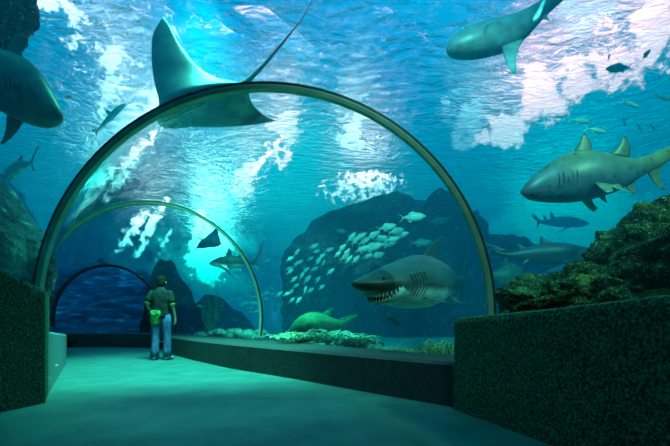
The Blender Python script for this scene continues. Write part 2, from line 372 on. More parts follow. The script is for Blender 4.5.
# ------------------------------------------------------------------ skins
def skin_mat(name, top, belly, scale=6, spots=None, rough=.42, z0=-.25, z1=.15, bump=.15, spec=.5):
    """countershaded skin: the back and the belly have their own colours (object space height)"""
    m, nt, out = nodes_of(name)
    b = N(nt, 'ShaderNodeBsdfPrincipled'); b.inputs['Roughness'].default_value = rough; b.inputs['Specular IOR Level'].default_value = spec
    tc = N(nt, 'ShaderNodeTexCoord'); sp = N(nt, 'ShaderNodeSeparateXYZ'); nt.links.new(tc.outputs['Generated'], sp.inputs[0])
    n = N(nt, 'ShaderNodeTexNoise'); n.inputs['Scale'].default_value = scale; n.inputs['Detail'].default_value = 6
    nt.links.new(tc.outputs['Object'], n.inputs['Vector'])
    ad = N(nt, 'ShaderNodeMath', operation='MULTIPLY_ADD'); nt.links.new(n.outputs['Fac'], ad.inputs[0]); ad.inputs[1].default_value = .25; nt.links.new(sp.outputs[2], ad.inputs[2])
    mr = N(nt, 'ShaderNodeMapRange', interpolation_type='SMOOTHSTEP'); nt.links.new(ad.outputs[0], mr.inputs['Value']); mr.inputs['From Min'].default_value = z0; mr.inputs['From Max'].default_value = z1
    mx = N(nt, 'ShaderNodeMix', data_type='RGBA'); nt.links.new(mr.outputs[0], mx.inputs[0]); mx.inputs[6].default_value = rgb(belly); mx.inputs[7].default_value = rgb(top)
    col = mx.outputs[2]
    n3 = N(nt, 'ShaderNodeTexNoise'); n3.inputs['Scale'].default_value = scale*2.5; n3.inputs['Detail'].default_value = 5; nt.links.new(tc.outputs['Object'], n3.inputs['Vector'])
    r3 = ramp(nt, [(.3, (.6,.6,.6)), (.7, (1.25,1.25,1.25))]); nt.links.new(n3.outputs['Fac'], r3.inputs[0])
    mm = N(nt, 'ShaderNodeMix', data_type='RGBA', blend_type='MULTIPLY'); mm.inputs[0].default_value = 1; nt.links.new(col, mm.inputs[6]); nt.links.new(r3.outputs[0], mm.inputs[7]); col = mm.outputs[2]
    if spots:
        v = N(nt, 'ShaderNodeTexVoronoi'); v.inputs['Scale'].default_value = spots; nt.links.new(tc.outputs['Object'], v.inputs['Vector'])
        r = ramp(nt, [(.12, (.35,.3,.25)), (.22, (1,1,1))]); nt.links.new(v.outputs['Distance'], r.inputs[0])
        m2 = N(nt, 'ShaderNodeMix', data_type='RGBA', blend_type='MULTIPLY'); m2.inputs[0].default_value = 1; nt.links.new(col, m2.inputs[6]); nt.links.new(r.outputs[0], m2.inputs[7]); col = m2.outputs[2]
    nt.links.new(col, b.inputs['Base Color'])
    bp = N(nt, 'ShaderNodeBump'); bp.inputs['Strength'].default_value = bump; bp.inputs['Distance'].default_value = .02; nt.links.new(n3.outputs['Fac'], bp.inputs['Height']); nt.links.new(bp.outputs[0], b.inputs['Normal'])
    nt.links.new(b.outputs[0], out.inputs[0]); return m
def plain(name, c, rough=.5, spec=.5, metallic=0):
    return mat_noise(name, tuple(x*.85 for x in c), c, 10, rough, 0, spec=spec, metallic=metallic)
M_EYE = plain('eye_dark', (.01,.012,.012), .1, .8)
M_EYE_Y = plain('eye_rim', (.35,.4,.25), .3)
M_TOOTH = plain('tooth', (.75,.8,.75), .3)
M_MOUTH = plain('mouth_inside', (.02,.008,.012), .7)
M_LINE = plain('gill_slit', (.02,.03,.03), .8)
M_TIGER = skin_mat('sand_tiger_skin', (.17,.165,.035), (.05,.09,.12), 3, spots=7, z0=.28, z1=.72)
M_TFIN = skin_mat('sand_tiger_fin', (.03,.045,.025), (.16,.17,.08), 5, z0=.1, z1=.95)
M_BFIN = skin_mat('grey_shark_fin', (.03,.045,.04), (.07,.09,.08), 5, z0=.1, z1=.6)
M_BULL = skin_mat('grey_shark_skin', (.04,.06,.05), (.60,.66,.60), 3, z0=.26, z1=.40)
M_PALE = skin_mat('pale_shark_skin', (.05,.09,.11), (.25,.36,.36), 2.5, z0=.0, z1=.9)
M_GREY = skin_mat('dusky_shark_skin', (.03,.04,.06), (.10,.13,.14), 3, z0=.1, z1=.6)
M_RAY = skin_mat('ray_skin', (.02,.055,.07), (.05,.12,.14), 2, z0=-.2, z1=1.2, bump=.05)
M_OLIVE = skin_mat('olive_fish_skin', (.05,.10,.05), (.10,.15,.12), 4, z0=.0, z1=.8)
M_GUITAR = skin_mat('sandy_green_skin', (.035,.17,.07), (.08,.16,.11), 5, z0=0, z1=.6, rough=.8, spec=.15, bump=.5)
M_SILVER = skin_mat('silver_scales', (.35,.60,.52), (.75,.95,.85), 8, rough=.3, z0=.1, z1=.9, bump=.05)
M_SILVER_D = skin_mat('dull_silver_scales', (.10,.16,.17), (.3,.42,.4), 8, rough=.35, z0=.1, z1=.9, bump=.05)

def interp_rows(rows, n):
    """smooth resample of rows (x, top, bottom[, widthfactor]) by Catmull-Rom on arc parameter"""
    out = []
    m = len(rows)-1
    for k in range(n+1):
        u = k/n*m; i = min(int(u), m-1); t = u-i
        p0, p1, p2, p3 = rows[max(i-1,0)], rows[i], rows[i+1], rows[min(i+2,m)]
        r = []
        for a, b, c, d in zip(p0, p1, p2, p3):
            r.append(.5*((2*b)+(-a+c)*t+(2*a-5*b+4*c-d)*t*t+(-a+3*b-3*c+d)*t**3))
        out.append(r)
    return out
def body_loft(rows, cx, cyy, s, sx, wf, bend, nseg=30, nr=20, flat=0):
    """rows in photo pixels; s metres per pixel, sx stretch for a turned body"""
    rings = []
    for r in interp_rows(rows, nseg):
        x, tp, bt = r[:3]; f = r[3] if len(r) > 3 else 1
        X = (x-cx)*s*sx; zc = (cyy-(tp+bt)/2)*s; hh = max((bt-tp)/2*s, .001); ww = hh*wf*f
        ring = []
        for j in range(nr):
            a = 2*PI*j/nr; ca, sa = math.cos(a), math.sin(a)
            e = .9
            y = ww*math.copysign(abs(ca)**e, ca); z = hh*math.copysign(abs(sa)**e, sa)
            if sa > 0: y *= 1-.22*sa       # narrower back
            ring.append(Vector((X, y+bend(X), zc+z)))
        rings.append(ring)
    return loft(rings)
def fin_loft(spec, cx, cyy, s, sx, bend, th=.13, n=7):
    """spec: (root lead, root trail, tip lead, tip trail, y_root, y_tip[, sweep]) in pixels"""
    rl, rt, tl, tt, y0, y1 = spec[:6]; sw = spec[6] if len(spec) > 6 else .18
    rings = []
    for k in range(n+1):
        u = k/n
        def pt(a, b, bow):
            x = a[0]+(b[0]-a[0])*u; y = a[1]+(b[1]-a[1])*u
            dx, dy = b[0]-a[0], b[1]-a[1]; q = bow*math.sin(PI*u)
            return x-dy*q, y+dx*q
        sgn = 1 if (rt[0]-rl[0])*(tl[1]-rl[1])-(rt[1]-rl[1])*(tl[0]-rl[0]) > 0 else -1
        le = pt(rl, tl, -sw*.6*-sgn*-1 if False else sw*.5*sgn); te = pt(rt, tt, sw*sgn)
        yy = y0+(y1-y0)*u
        ch = math.hypot(te[0]-le[0], te[1]-le[1])*s
        t = max(ch*th*(1-.4*u), .003)
        ring = []
        m = 10
        for j in range(m):
            a = 2*PI*j/m; c = .5-.5*math.cos(a)
            px = le[0]+(te[0]-le[0])*c; py = le[1]+(te[1]-le[1])*c
            X = (px-cx)*s*sx; Z = (cyy-py)*s
            off = t*.5*math.sin(a)*(1.3-.6*c)
            vert = abs(spec[5]-spec[4])*1.0 > 1.2*abs(tl[1]-rl[1])*s
            if vert: ring.append(Vector((X, yy+bend(X), Z+off)))
            else: ring.append(Vector((X, yy+off+bend(X), Z)))
        rings.append(ring)
    return loft(rings)
def sphere_pts(c, r, n=10, m=7, sc=(1,1,1)):
    rings = []
    for i in range(m+1):
        a = PI*i/m; rr = max(math.sin(a), .02)
        rings.append([Vector((c[0]+sc[0]*r*rr*math.cos(2*PI*j/n), c[1]+sc[1]*r*rr*math.sin(2*PI*j/n), c[2]+sc[2]*r*math.cos(a))) for j in range(n)])
    return loft(rings)
def fish(name, rows, fins, d, yaw, mat, label, cat, wf=.6, bend=None, eyes=None, gills=None, pitch=0, roll=0, group=None, eyer=1.2, nseg=30, extra=None, eyemat=None, finmat=None):
    """rows, fins in photo pixels; fish faces -x in local space when nose is leftmost. yaw turns it about the vertical"""
    xs = [r[0] for r in rows]; cx = (min(xs)+max(xs))/2
    ts = [r[1] for r in rows]; bs = [r[2] for r in rows]; cyy = (min(ts)+max(bs))/2
    s = d/F; sx = 1/max(math.cos(yaw), .35)
    bend = bend or (lambda x: 0)
    root = empty(name, P(cx, cyy, d), (roll, pitch, yaw))
    parts = [body_loft(rows, cx, cyy, s, sx, wf, bend, nseg)]
    for f in fins: parts.append(fin_loft(f, cx, cyy, s, sx, bend))
    v, f = join(parts)
    body = link_mesh('body', v, f, [mat, finmat or mat], root, mi=[0]*len(parts[0][1])+[1]*(len(f)-len(parts[0][1])))
    def surf_y(px, py):
        rr = interp_rows(rows, 40); r = min(rr, key=lambda q: abs(q[0]-px))
        hh = (r[2]-r[1])/2*s; zc = (r[1]+r[2])/2; q = max(-1, min(1, (zc-py)*s/hh)); k = r[3] if len(r) > 3 else 1
        return hh*wf*k*max(0, 1-q*q)**.5*(1-.22*max(q, 0))
    for (ex, ey) in (eyes or []):
        X = (ex-cx)*s*sx; Z = (cyy-ey)*s
        for sg in (-1, 1):
            y = surf_y(ex, ey)*sg
            v, f = sphere_pts((X, y*.93+bend(X), Z), eyer*s, sc=(1,.6,1)); link_mesh('eye', v, f, eyemat or M_EYE, root)
    if gills:
        ps = []
        for (gx, g0, g1) in gills:
            for sg in (-1, 1):
                pts = []
                for k in range(7):
                    gy = g0+(g1-g0)*k/6; xx = gx+1.2*math.sin(PI*k/6)
                    pts.append(Vector(((xx-cx)*s*sx, sg*(surf_y(xx, gy)*.995)+bend((xx-cx)*s*sx), (cyy-gy)*s)))
                v, f = tube(pts, [.002+.35*s*math.sin(PI*(k+.5)/7) for k in range(7)], 6); link_mesh('gill_slit', v, f, M_LINE, root)
    if extra: extra(root, cx, cyy, s, sx, surf_y, bend)
    tag(root, label, cat, group)
    return root

# ------------------------------------------------------------------ big shark at the right
def mouth_line(pts, rad=.5, mat=None):
    def fn(root, cx, cyy, s, sx, surf_y, bend):
        ps = []
        for sg in (-1, 1):
            q = []
            for (x, y) in pts: q.append(Vector(((x-cx)*s*sx, sg*surf_y(x, y)*.99+bend((x-cx)*s*sx), (cyy-y)*s)))
            v, f = tube(q, rad*s, 6); link_mesh('mouth_edge', v, f, mat or M_MOUTH, root)
    return fn
fish('sand_tiger_shark',
 [(520.5,191,193,1),(524,186,196,1.1),(530,179,199.5,1.1),(538,172,201,1.05),(548,164,202,1),(560,156.5,202.5,1),(574,151.5,202,1),(588,151,200,1),(604,153.5,196,1),(620,157,190,.95),(635,158.5,181,.9),(648,155,173,.8),(662,149,166,.7),(676,143,157,.6),(694,134,145,.45),(712,125,131,.3),(728,117,120,.2)],
 [((573,152),(592,154),(583,133),(585.5,133.5),0,0,-.12), ((609,155),(629,158.5),(624,136.5),(626.5,137),0,0,-.12),
  ((584,188),(602,190),(589,202),(595,200),-.20,-.34,.1), ((586,190),(600,190),(614,203),(619,199),.18,.40,.1),
  ((600,188),(612,187),(617,197.5),(619.5,197.5),-.12,-.22,.1), ((600,188),(612,187),(617,197),(619.5,197),.12,.22,.1),
  ((622,181),(637,175),(633,194),(636.5,194),0,0,.12),
  ((646,169),(664,163),(663,189),(667.5,189),0,0,.16), ((690,137),(726,121),(716,104),(740,100),0,0,.05)],
 5.0, 0, M_TIGER, 'large spotted brown shark swimming left at the upper right, two tall back fins', 'shark',
 wf=.62, bend=lambda x: .07*max(x,0)**2, eyes=[(531,188)], eyer=1.0, gills=[(551,178,194),(555,177,195),(559,176,195.5),(563,176,195.5),(567,176,195)],
 finmat=M_TFIN, extra=mouth_line([(532,198),(536,195),(541,193.5),(546,195),(550,198)], .5))

# ------------------------------------------------------------------ toothy shark in the centre, coming towards the viewer
def bull():
    L = 2.6; root = empty('sand_tiger_shark', (0,0,0))
    # local: nose at +x, z up; rows (x, zc, up, down, halfwidth)
    R_ = [(1.30,.02,.015,.015,.02),(1.27,.01,.04,.035,.065),(1.20,.01,.07,.06,.12),(1.10,.01,.10,.095,.17),(.98,.01,.14,.145,.22),(.82,.01,.19,.20,.265),(.60,.01,.26,.27,.31),(.35,.02,.32,.31,.34),(.10,.02,.365,.32,.335),(-.15,.02,.36,.30,.30),(-.42,.03,.30,.25,.24),(-.70,.04,.22,.19,.17),(-.92,.05,.14,.12,.11),(-1.08,.06,.075,.07,.05),(-1.2,.08,.06,.055,.035),(-1.32,.13,.05,.04,.02)]
    def bend(x): return -.06*max(0, .2-x)**2
    rings = []
    for r in interp_rows(R_, 44):
        x, zc, up, dn, hw = r; ring = []
        for j in range(28):
            a = 2*PI*j/28; ca, sa = math.cos(a), math.sin(a)
            y = hw*ca*(1-.25*max(sa,0)**1.5); z = zc+(up if sa > 0 else dn)*sa
            ring.append(Vector((x, y+bend(x), z)))
        rings.append(ring)
    parts = [loft(rings)]
    c = lambda spec, th=.1: fin_loft(spec, 0, 0, 1, 1, bend, th, 10)
    parts.append(c(((.0,-.36),(-.42,-.28),(-.58,-.70),(-.63,-.69),0,0,.12)))       # first dorsal (y axis flips up)
    parts.append(c(((-.62,-.19),(-.80,-.14),(-.82,-.34),(-.86,-.33),0,0,.14)))
    for sg in (-1, 1):
        parts.append(c(((.46,.14),(.14,.16),(-.16,.24),(-.24,.23),sg*.24,sg*.60,.14), .07))
        parts.append(c(((-.45,.15),(-.62,.12),(-.68,.28),(-.71,.27),sg*.1,sg*.24,.14), .09))
    parts.append(c(((-.78,.08),(-.94,.04),(-.96,.22),(-1.0,.21),0,0,.14)))
    parts.append(c(((-1.14,-.08),(-1.34,-.12),(-1.68,-.60),(-1.76,-.62),0,0,.10)))
    parts.append(c(((-1.14,-.02),(-1.30,-.08),(-1.36,.24),(-1.40,.24),0,0,.14)))
    v, f = join(parts); link_mesh('body', v, f, [M_BULL, M_BFIN], root, mi=[0]*len(parts[0][1])+[1]*(len(f)-len(parts[0][1])))
    def surf(x, q):        # point on the skin at height factor q (-1..1), right side y<0
        rr = min(interp_rows(R_, 90), key=lambda k: abs(k[0]-x)); up, dn, hw = rr[2:]
        return hw*math.sqrt(max(0, 1-q*q)), rr[1]+(up if q > 0 else dn)*q
    for sg in (-1, 1):
        y, z = surf(1.0, .38); vv, ff = sphere_pts((1.0, sg*y*.93, z), .026, sc=(1,.6,1)); link_mesh('eye', vv, ff, M_EYE, root)
    # open mouth: upper lip curve, dropped lower jaw, dark inside between them, teeth on both
    n = 41
    def sp_(x, ph):
        rr = min(interp_rows(R_, 90), key=lambda k: abs(k[0]-x)); return Vector((x, rr[4]*math.cos(ph), rr[1]-rr[3]*math.sin(ph)))
    U, L, B, I, Mi = [], [], [], [], []
    for k in range(n):
        t = (k/(n-1)-.5)*2; at_ = abs(t); sg = -1 if t < 0 else 1
        xu = 1.07-.30*at_**1.7; ph = math.radians(90-84*at_)
        u = sp_(xu, ph); u.y *= sg
        w_ = (1-t*t)
        l = u+Vector((-.055*w_, 0, -.085*w_**.6))
        xb = xu-.34*(1-.6*at_); b_ = sp_(xb, math.radians(min(90, 90-84*at_+22*at_))); b_.y *= sg
        U.append(u*1.0+Vector((.0,0,-.002))); L.append(l); B.append(b_*.995)
        I.append((u+l)/2+Vector((-.07,-.2*u.y,.02))); Mi.append((l+b_)/2+Vector((-.0,sg*.012*w_,-.022*w_)))
    vv, ff = loft([[U[k], I[k], L[k]] for k in range(n)], closed=False, caps=False); link_mesh('mouth', vv, ff, M_MOUTH, root)
    vv, ff = loft([[L[k]+Vector((0,0,.004)), L[k]+Vector((.010,0,-.012)), Mi[k], B[k]] for k in range(n)], closed=False, caps=False); link_mesh('lower_jaw', vv, ff, plain('pale_jaw', (.42,.50,.45), .4), root)
    for row, sgn, h in ((U, -1, .050), (L, 1, .038)):
        for k in range(2, n-2, 2):
            p = row[k]; tdir = (row[k+1]-row[k-1]).normalized(); w_ = .012; nrm = Vector((.011,0,0))
            tip = p+Vector((.006,0,sgn*h))
            vv = [p-tdir*w_, p+tdir*w_, p+nrm, p-nrm, tip]
            link_mesh('tooth', vv, [(0,2,4),(2,1,4),(1,3,4),(3,0,4),(0,3,1,2)], M_TOOTH, root, smooth=False)
    ps = []
    for g in range(5):
        x = .64-g*.055
        for sg in (-1, 1):
            pts = []
            for k in range(9):
                q = -.55+.95*k/8; y, z = surf(x-.03*math.sin(PI*k/8), q); pts.append(Vector((x-.03*math.sin(PI*k/8), sg*y*.995, z)))
            vv, ff = tube(pts, .007, 6); link_mesh('gill_slit', vv, ff, M_LINE, root)
    root.location = P(423, 285, 5.9)
    root.rotation_euler = (0, math.radians(4), math.radians(180+43))
    root.scale = (1.22,1.15,1.22)
    tag(root, 'big grey shark in the centre facing the viewer with open toothy mouth', 'shark')
bull()

# ------------------------------------------------------------------ other sharks and big fish
fish('nurse_shark',
 [(591,253,256),(586,250,260),(578,248,262.5),(568,245,264),(556,243,265),(545,242.5,264.5),(534,245,262),(524,248,259.5),(514,251,257),(504,250,254),(496,246,248.5)],
 [((552,243),(541,244),(541.5,235.5),(541,236),0,0,-.1), ((529,247),(521,249.5),(520,241.5),(519.5,242),0,0,-.1),
  ((566,262),(557,263),(550,267),(548,267),.15,.5,.1), ((566,262),(557,263),(548,266),(546,266),-.15,-.5,.1),
  ((531,259),(526,259),(522,265),(521,265),.05,.12,.1), ((531,259),(526,259),(522,265),(521,265),-.05,-.12,.1),
  ((512,250),(500,252),(489,241),(488,242),0,0,.1),((514,255),(508,254),(506,265),(505,265),0,0,.1)],
 6.8, math.radians(-12), M_GREY, 'dark shark swimming right, above the reef at the lower right', 'shark', wf=.66, eyes=[(581,253)], eyer=.8,
 gills=[(571,252,260),(569,252,260),(567,252,260)])
fish('reef_shark',
 [(593,221.5,223),(585,218.5,225.5),(574,216.5,227),(562,216.5,227),(551,218.5,226.5),(543,221,225.5),(536,220.5,223.5),(530,217,219)],
 [((556,218),(550,219),(549.5,212.5),(549,213),0,0,-.1),((546,220),(542,221),(542,215.5),(541.5,216),0,0,-.1),
  ((538,221),(533,221),(527,214.5),(526.5,215),0,0,.1),((538,223),(534,222.5),(534,229),(533.5,229),0,0,.1),
  ((573,226),(568,226),(562,231),(561,231),.1,.5,.1),((573,226),(568,226),(562,230),(561,230),-.1,-.5,.1)],
 21, math.radians(10), M_PALE, 'faint distant shark swimming right, below the large spotted shark', 'shark', wf=.6)  # paler skin chosen here to stand in for water haze
fish('sand_tiger_shark',
 [(211,264,265.5),(215,260.5,267),(221,257.5,268.5),(229,255.5,269),(237,256,268),(244,258,266),(250,259.5,264.5),(255,257,261),(259,251,254),(262,244,246)],
 [((226,256.5),(232,256.5),(229,248),(230,248),0,0,-.1),((238,257),(244,258.5),(240.5,249),(241.5,249),0,0,-.1),
  ((222,266),(228,267),(229,272),(231,272),-.2,-.5,.1),((222,266),(228,267),(229,272),(231,272),.2,.5,.1),
  ((236,267),(241,266),(241,271.5),(242,271.5),0,0,.1),((255,258),(260,253),(263,239),(264,239),0,0,.1),((250,263),(256,260),(258,268),(259,268),0,0,.1)],
 9.5, math.radians(12), M_BULL, 'small pale-bellied shark swimming left before the bright glow, beside a ray', 'shark', wf=.6, eyes=[(215,263)], eyer=.5,
 bend=lambda x: .15*max(x,0)**2)
# pale shark passing overhead
def ovr(root, cx, cyy, s, sx, surf_y, bend):
    q = []
    for k in range(9):
        a = -.5*PI+PI*k/8*.9; x = 488-9*math.cos(a); y = 43+9.5*math.sin(a)
        q.append(Vector(((x-cx)*s*sx, -surf_y(x, y)*1.0, (cyy-y)*s)))
    v, f = tube(q, .35*s, 6); link_mesh('gill_slit', v, f, M_LINE, root)
fish('leopard_shark',
 [(446,47,50,.9),(449,41,54,1),(455,35.5,56.5,1),(465,29.5,57.5,1),(477,25,57,1),(491,21,54.5,1),(505,18,50.5,1),(517,14,45,1),(527,9,37,1),(537,3,26,1),(547,-3,15,.9),(559,-10,4,.8),(573,-18,-7,.7),(592,-29,-20,.6),(612,-42,-37,.5)],
 [((499,51),(521,43),(502,87),(507,88),-.08,-.3,.08),((470,29),(496,21),(500,4),(504,4),.35,1.1,.1),((535,20),(545,14),(543,29),(545,30),-.05,-.15,.1),((530,12),(545,2),(548,-8),(552,-9),0,.2,.1)],
 5.4, 0, M_PALE, 'pale shark seen from below with rounded snout at the top right', 'shark', wf=.85, extra=ovr)
fish('remora', [(533,19,21),(535,14,21.5),(538,10,20),(540,5,16),(543,0,8),(546,-5,1)], [((542,2),(545,-1),(549,-7),(550,-5),0,0,.1)],
 5.0, 0, M_SILVER, 'small pale fish clinging under the shark at the top right', 'fish', wf=.8, eyes=[(535,16)], eyer=.5)
# big fish cut by the left edge
fish('grey_shark',
 [(63,114.5,118,1),(61,109,121,1.1),(56,99,124.5,1.1),(48,84,126.5,1.05),(38,69,126,1),(26,58.5,123,1),(12,53,117,1),(-6,48,108,1),(-26,44,98,.95),(-48,42,88,.9),(-72,41,76,.8),(-95,40,64,.6),(-118,38,50,.4)],
 [((24,59),(6,55),(17,31),(18.5,31.5),0,0,-.1),((8,108),(-12,104),(-40,128),(-44,127),-.25,-.6,.1),((8,108),(-12,104),(-34,124),(-38,123),.25,.5,.1),((-100,42),(-120,38),(-150,8),(-156,6),0,0,.1),((-100,58),(-116,50),(-125,80),(-128,79),0,0,.1),((-50,45),(-66,43),(-62,28),(-64,28),0,0,-.1)],
 4.4, 0, M_OLIVE, 'big olive grey shark heading right, cut off by the upper left edge', 'shark', wf=.62, eyes=[(50,106)], eyer=1.2,
 gills=[(34,88,108),(30,88,109),(26,87,109),(22,86,108)], extra=mouth_line([(60,119),(55,117.5),(50,117),(45,119),(42,122)], .5))
fish('jack', [(2,178,181),(5,171,182),(11,164.5,180),(18,161,174),(24,160.5,168.5),(29,161.5,165.5),(32,161,163.5)],
 [((30,162),(33,162.5),(38,146),(39,147),0,0,.05),((30,164),(33,163),(34,172),(35,171.5),0,0,.05),((15,162),(22,161),(21,155),(22,155.5),0,0,-.1),((12,176),(15,174),(17,182),(18,181),-.05,-.15,.1)],
 6.0, 0, M_SILVER_D, 'slim grey fish with forked tail swimming down at the left edge', 'fish', wf=.5, eyes=[(6,175)], eyer=.6)
fish('barracuda', [(126,103.5,105),(122,104,109),(117,107,114.5),(111,113,120),(105,119.5,125),(100,126,129.5),(96,131,133)],
 [((98,127),(95,132),(92,131),(90,133),0,0,.1),((98,130),(95,133),(96,138),(95,138),0,0,.1),((112,112),(108,115),(107,110),(105,112),0,0,.1)],
 6.5, 0, M_SILVER_D, 'slender fish tilted upwards, left of the large metal arch top', 'fish', wf=.7, eyes=[(122,106)], eyer=.5)
fish('grouper', [(527,275,278),(522,268,284),(515,264,288),(507,264,288),(500,268,285),(494,272,280),(490,272,279)],
 [((516,265),(502,267),(505,262),(501,264),0,0,.1),((493,273),(493,279),(488,270),(488,282),0,0,.02)],
 8.5, math.radians(8), M_OLIVE, 'plump dim green fish near the foot of the large metal arch', 'fish', wf=.5, eyes=[(522,272)], eyer=.8)
fish('guitar_ray', [(290,330,334,2.0),(296,321,334,2.4),(304,314.5,334,2.4),(314,312,334,2.0),(324,314,333,1.6),(333,318,332,1.2),(341,320,328,.8),(349,318,323,.5),(357,314.5,317,.3)],
 [((322,314),(331,317),(332,308),(333,309),0,0,.1),((338,320),(350,319),(358,314),(359,315),0,0,.1),((338,326),(346,323),(342,330),(345,329),0,0,.1)],
 7.3, math.radians(15), M_GUITAR, 'green flat-bodied ray with a fin tail resting on the rubble at centre', 'ray', wf=1.0, eyes=[(299,321)], eyer=.7)
fish('wrasse', [(387,316,318),(389,314.5,320),(392,315.5,322.5),(396,319,325),(399,322.5,325.5),(402,325,327)], [((400,324),(401,326.5),(404,324),(404,329),0,0,.02)],
 5.9, 0, M_SILVER_D, 'little greenish fish directly below the toothy shark in the centre', 'fish', wf=.45, eyes=[(389,317)], eyer=.4)

# ------------------------------------------------------------------ rays
def ray(secs, d, tail, label, th, name='stingray', eyes=None, cat='ray', mat=None):
    """secs: (lead, trail, depth offset, thickness) chord sections from wing tip to wing tip"""
    cx = sum(s[0][0]+s[1][0] for s in secs)/len(secs)/2; cyy = sum(s[0][1]+s[1][1] for s in secs)/len(secs)/2
    root = empty(name, P(cx, cyy, d)); o = P(cx, cyy, d); sc = d/F
    flatrows = [(a[0], a[1], b[0], b[1], dp, t) for a, b, dp, t in secs]
    rings = []
    for r in interp_rows(flatrows, 44):
        ax, ay, bx, by, dp, t = r; ring = []
        for j in range(20):
            an = 2*PI*j/20; c = .5-.5*math.cos(an)
            px = ax+(bx-ax)*c; py = ay+(by-ay)*c
            off = -dp+ -(t*th)*math.sin(an)*(1.35-.75*c) * (.5)
            q = P(px, py, d-dp)-o; ring.append(Vector((q.x, off, q.z)))
        rings.append(ring)
    parts = [loft(rings)]
    pts = []
    for x, y, y_ in tail:
        q = P(x, y, d+y_)-o; pts.append(q)
    r0 = th*.09
    sm = []
    for i in range(len(pts)-1):
        for k in range(6): sm.append(pts[i].lerp(pts[i+1], k/6))
    sm.append(pts[-1])
    parts.append(tube(sm, [max(r0*(1-i/len(sm))**1.1, .006) for i in range(len(sm))], 10))
    v, f = join(parts); link_mesh('body', v, f, mat or M_RAY, root)
    for (x, y, yy) in (eyes or []):
        v, f = sphere_pts(((x-cx)*sc, yy, (cyy-y)*sc), th*.09); link_mesh('eye', v, f, M_EYE, root)
    tag(root, label, cat); return root
ray([((163,17),(164,18),-.30,.02),((153.5,33),(170,27),-.22,.10),((151.5,48),(178,42),-.14,.18),((152,66),(189,57),-.06,.28),((155,85),(202,70),.0,.42),((159,100),(220,79),.05,.70),((159.5,111),(240,84),.06,1.0),((156.5,120),(248,91),.02,1.05),((163,127),(250,99),-.06,.8),((180,125.5),(254,106),-.16,.5),((203,127),(259,111),-.26,.3),((232,126.5),(264,115),-.34,.16),((258,124),(270,118.5),-.40,.08),((277,120),(278,121),-.45,.02)],
    5.2, [(236,88,0),(250,79,.02),(265,64,.05),(285,40,.1),(300,22,.15),(315,-4,.2)], 'huge dark manta-like ray gliding over the large metal arch, long thin tail', .42, eyes=[(163,121,-.20)])
ray([((216,226.5),(217,227),-.2,.03),((218.5,233),(210,233),-.1,.3),((220,239),(205,237.5),0,.7),((221,244),(200,241),.05,1),((216,246.5),(198,244),.03,.8),((208,247.5),(197,246.5),-.05,.4),((194,249),(193.5,249.5),-.15,.03)],
    10.5, [(204,240,0),(196,237,0),(184,231,0)], 'small ray against the bright glow under the smaller arch', .30, mat=M_PALE)

# ------------------------------------------------------------------ small fish
def make_small(name, mat, deep=.30, thick=.32):
    root = empty(name, (0,0,-50))
    R_ = [(.5,0,.006,.006),(.46,0,.07,.05),(.38,0,.15,.13),(.24,0,.24,.24),(.05,0,.27,.29),(-.15,0,.22,.24),(-.32,0,.11,.12),(-.42,0,.05,.05),(-.46,0,.045,.045)]
    rings = []
    for x, zc, up, dn in interp_rows(R_, 12):
        ring = []
        for j in range(10):
            a = 2*PI*j/10; ca, sa = math.cos(a), math.sin(a)
            ring.append(Vector((x, (up+dn)*.5*thick*ca*1.3, (up if sa > 0 else dn)*sa*deep*2.2)))
        rings.append(ring)
    parts = [loft(rings)]
    z = lambda x: 0
    parts.append(fin_loft(((-.42,-.02),(-.46,.02),(-.60,-.16),(-.64,-.16),0,0,.1), 0, 0, 1, 1, z, .1, 3))
    parts.append(fin_loft(((-.42,.02),(-.46,-.02),(-.60,.16),(-.64,.16),0,0,.1), 0, 0, 1, 1, z, .1, 3))
    parts.append(fin_loft(((.16,-.14*deep/.3),(-.25,-.08*deep/.3),(-.05,-.24*deep/.3),(-.20,-.18*deep/.3),0,0,.1), 0, 0, 1, 1, z, .06, 3))
    parts.append(fin_loft(((-.02,.14*deep/.3),(-.28,.07*deep/.3),(-.16,.22*deep/.3),(-.25,.17*deep/.3),0,0,.1), 0, 0, 1, 1, z, .06, 3))
    v, f = join(parts); link_mesh('body', v, f, mat, root)
    for sg in (-1, 1):
        v, f = sphere_pts((.39, sg*.052*thick/.32*1.1, .03), .022, 8, 5); link_mesh('eye', v, f, M_EYE, root)
    return root
P_SIL = make_small('silver_fish', M_SILVER); P_SLIM = make_small('slender_fish', M_SILVER, .17, .25); P_DARK = make_small('dusky_fish', M_SILVER_D, .26)
used = set()
def put(proto, px, py, ln, ang, d, label, group=None, turn=0, jit=.0):
    """ang: degrees the nose rises; 180+ means facing left"""
    o = proto if proto.name not in used else copy_tree(proto)
    used.add(proto.name)
    L = ln/F*d/math.cos(math.radians(turn))/1.12
    a = math.radians(ang)
    # build basis: x along nose in the image plane, turned by 'turn' towards the viewer
    xd = Vector((math.cos(a), -math.tan(math.radians(turn)), math.sin(a))).normalized()
    yd = Vector((0,0,1)).cross(xd)
    if yd.length < .2: yd = Vector((0,1,0)).cross(xd)
    yd.normalize(); zd = xd.cross(yd)
    M = Matrix((xd, yd, zd)).transposed()
    o.rotation_euler = M.to_euler(); o.location = P(px, py, d); o.scale = (L, L, L)
    o['label'] = label; o['category'] = 'fish'
    if group: o['group'] = group
    return o
rs = random.Random(3)
G1 = 'small silver fish of the left part of the school'
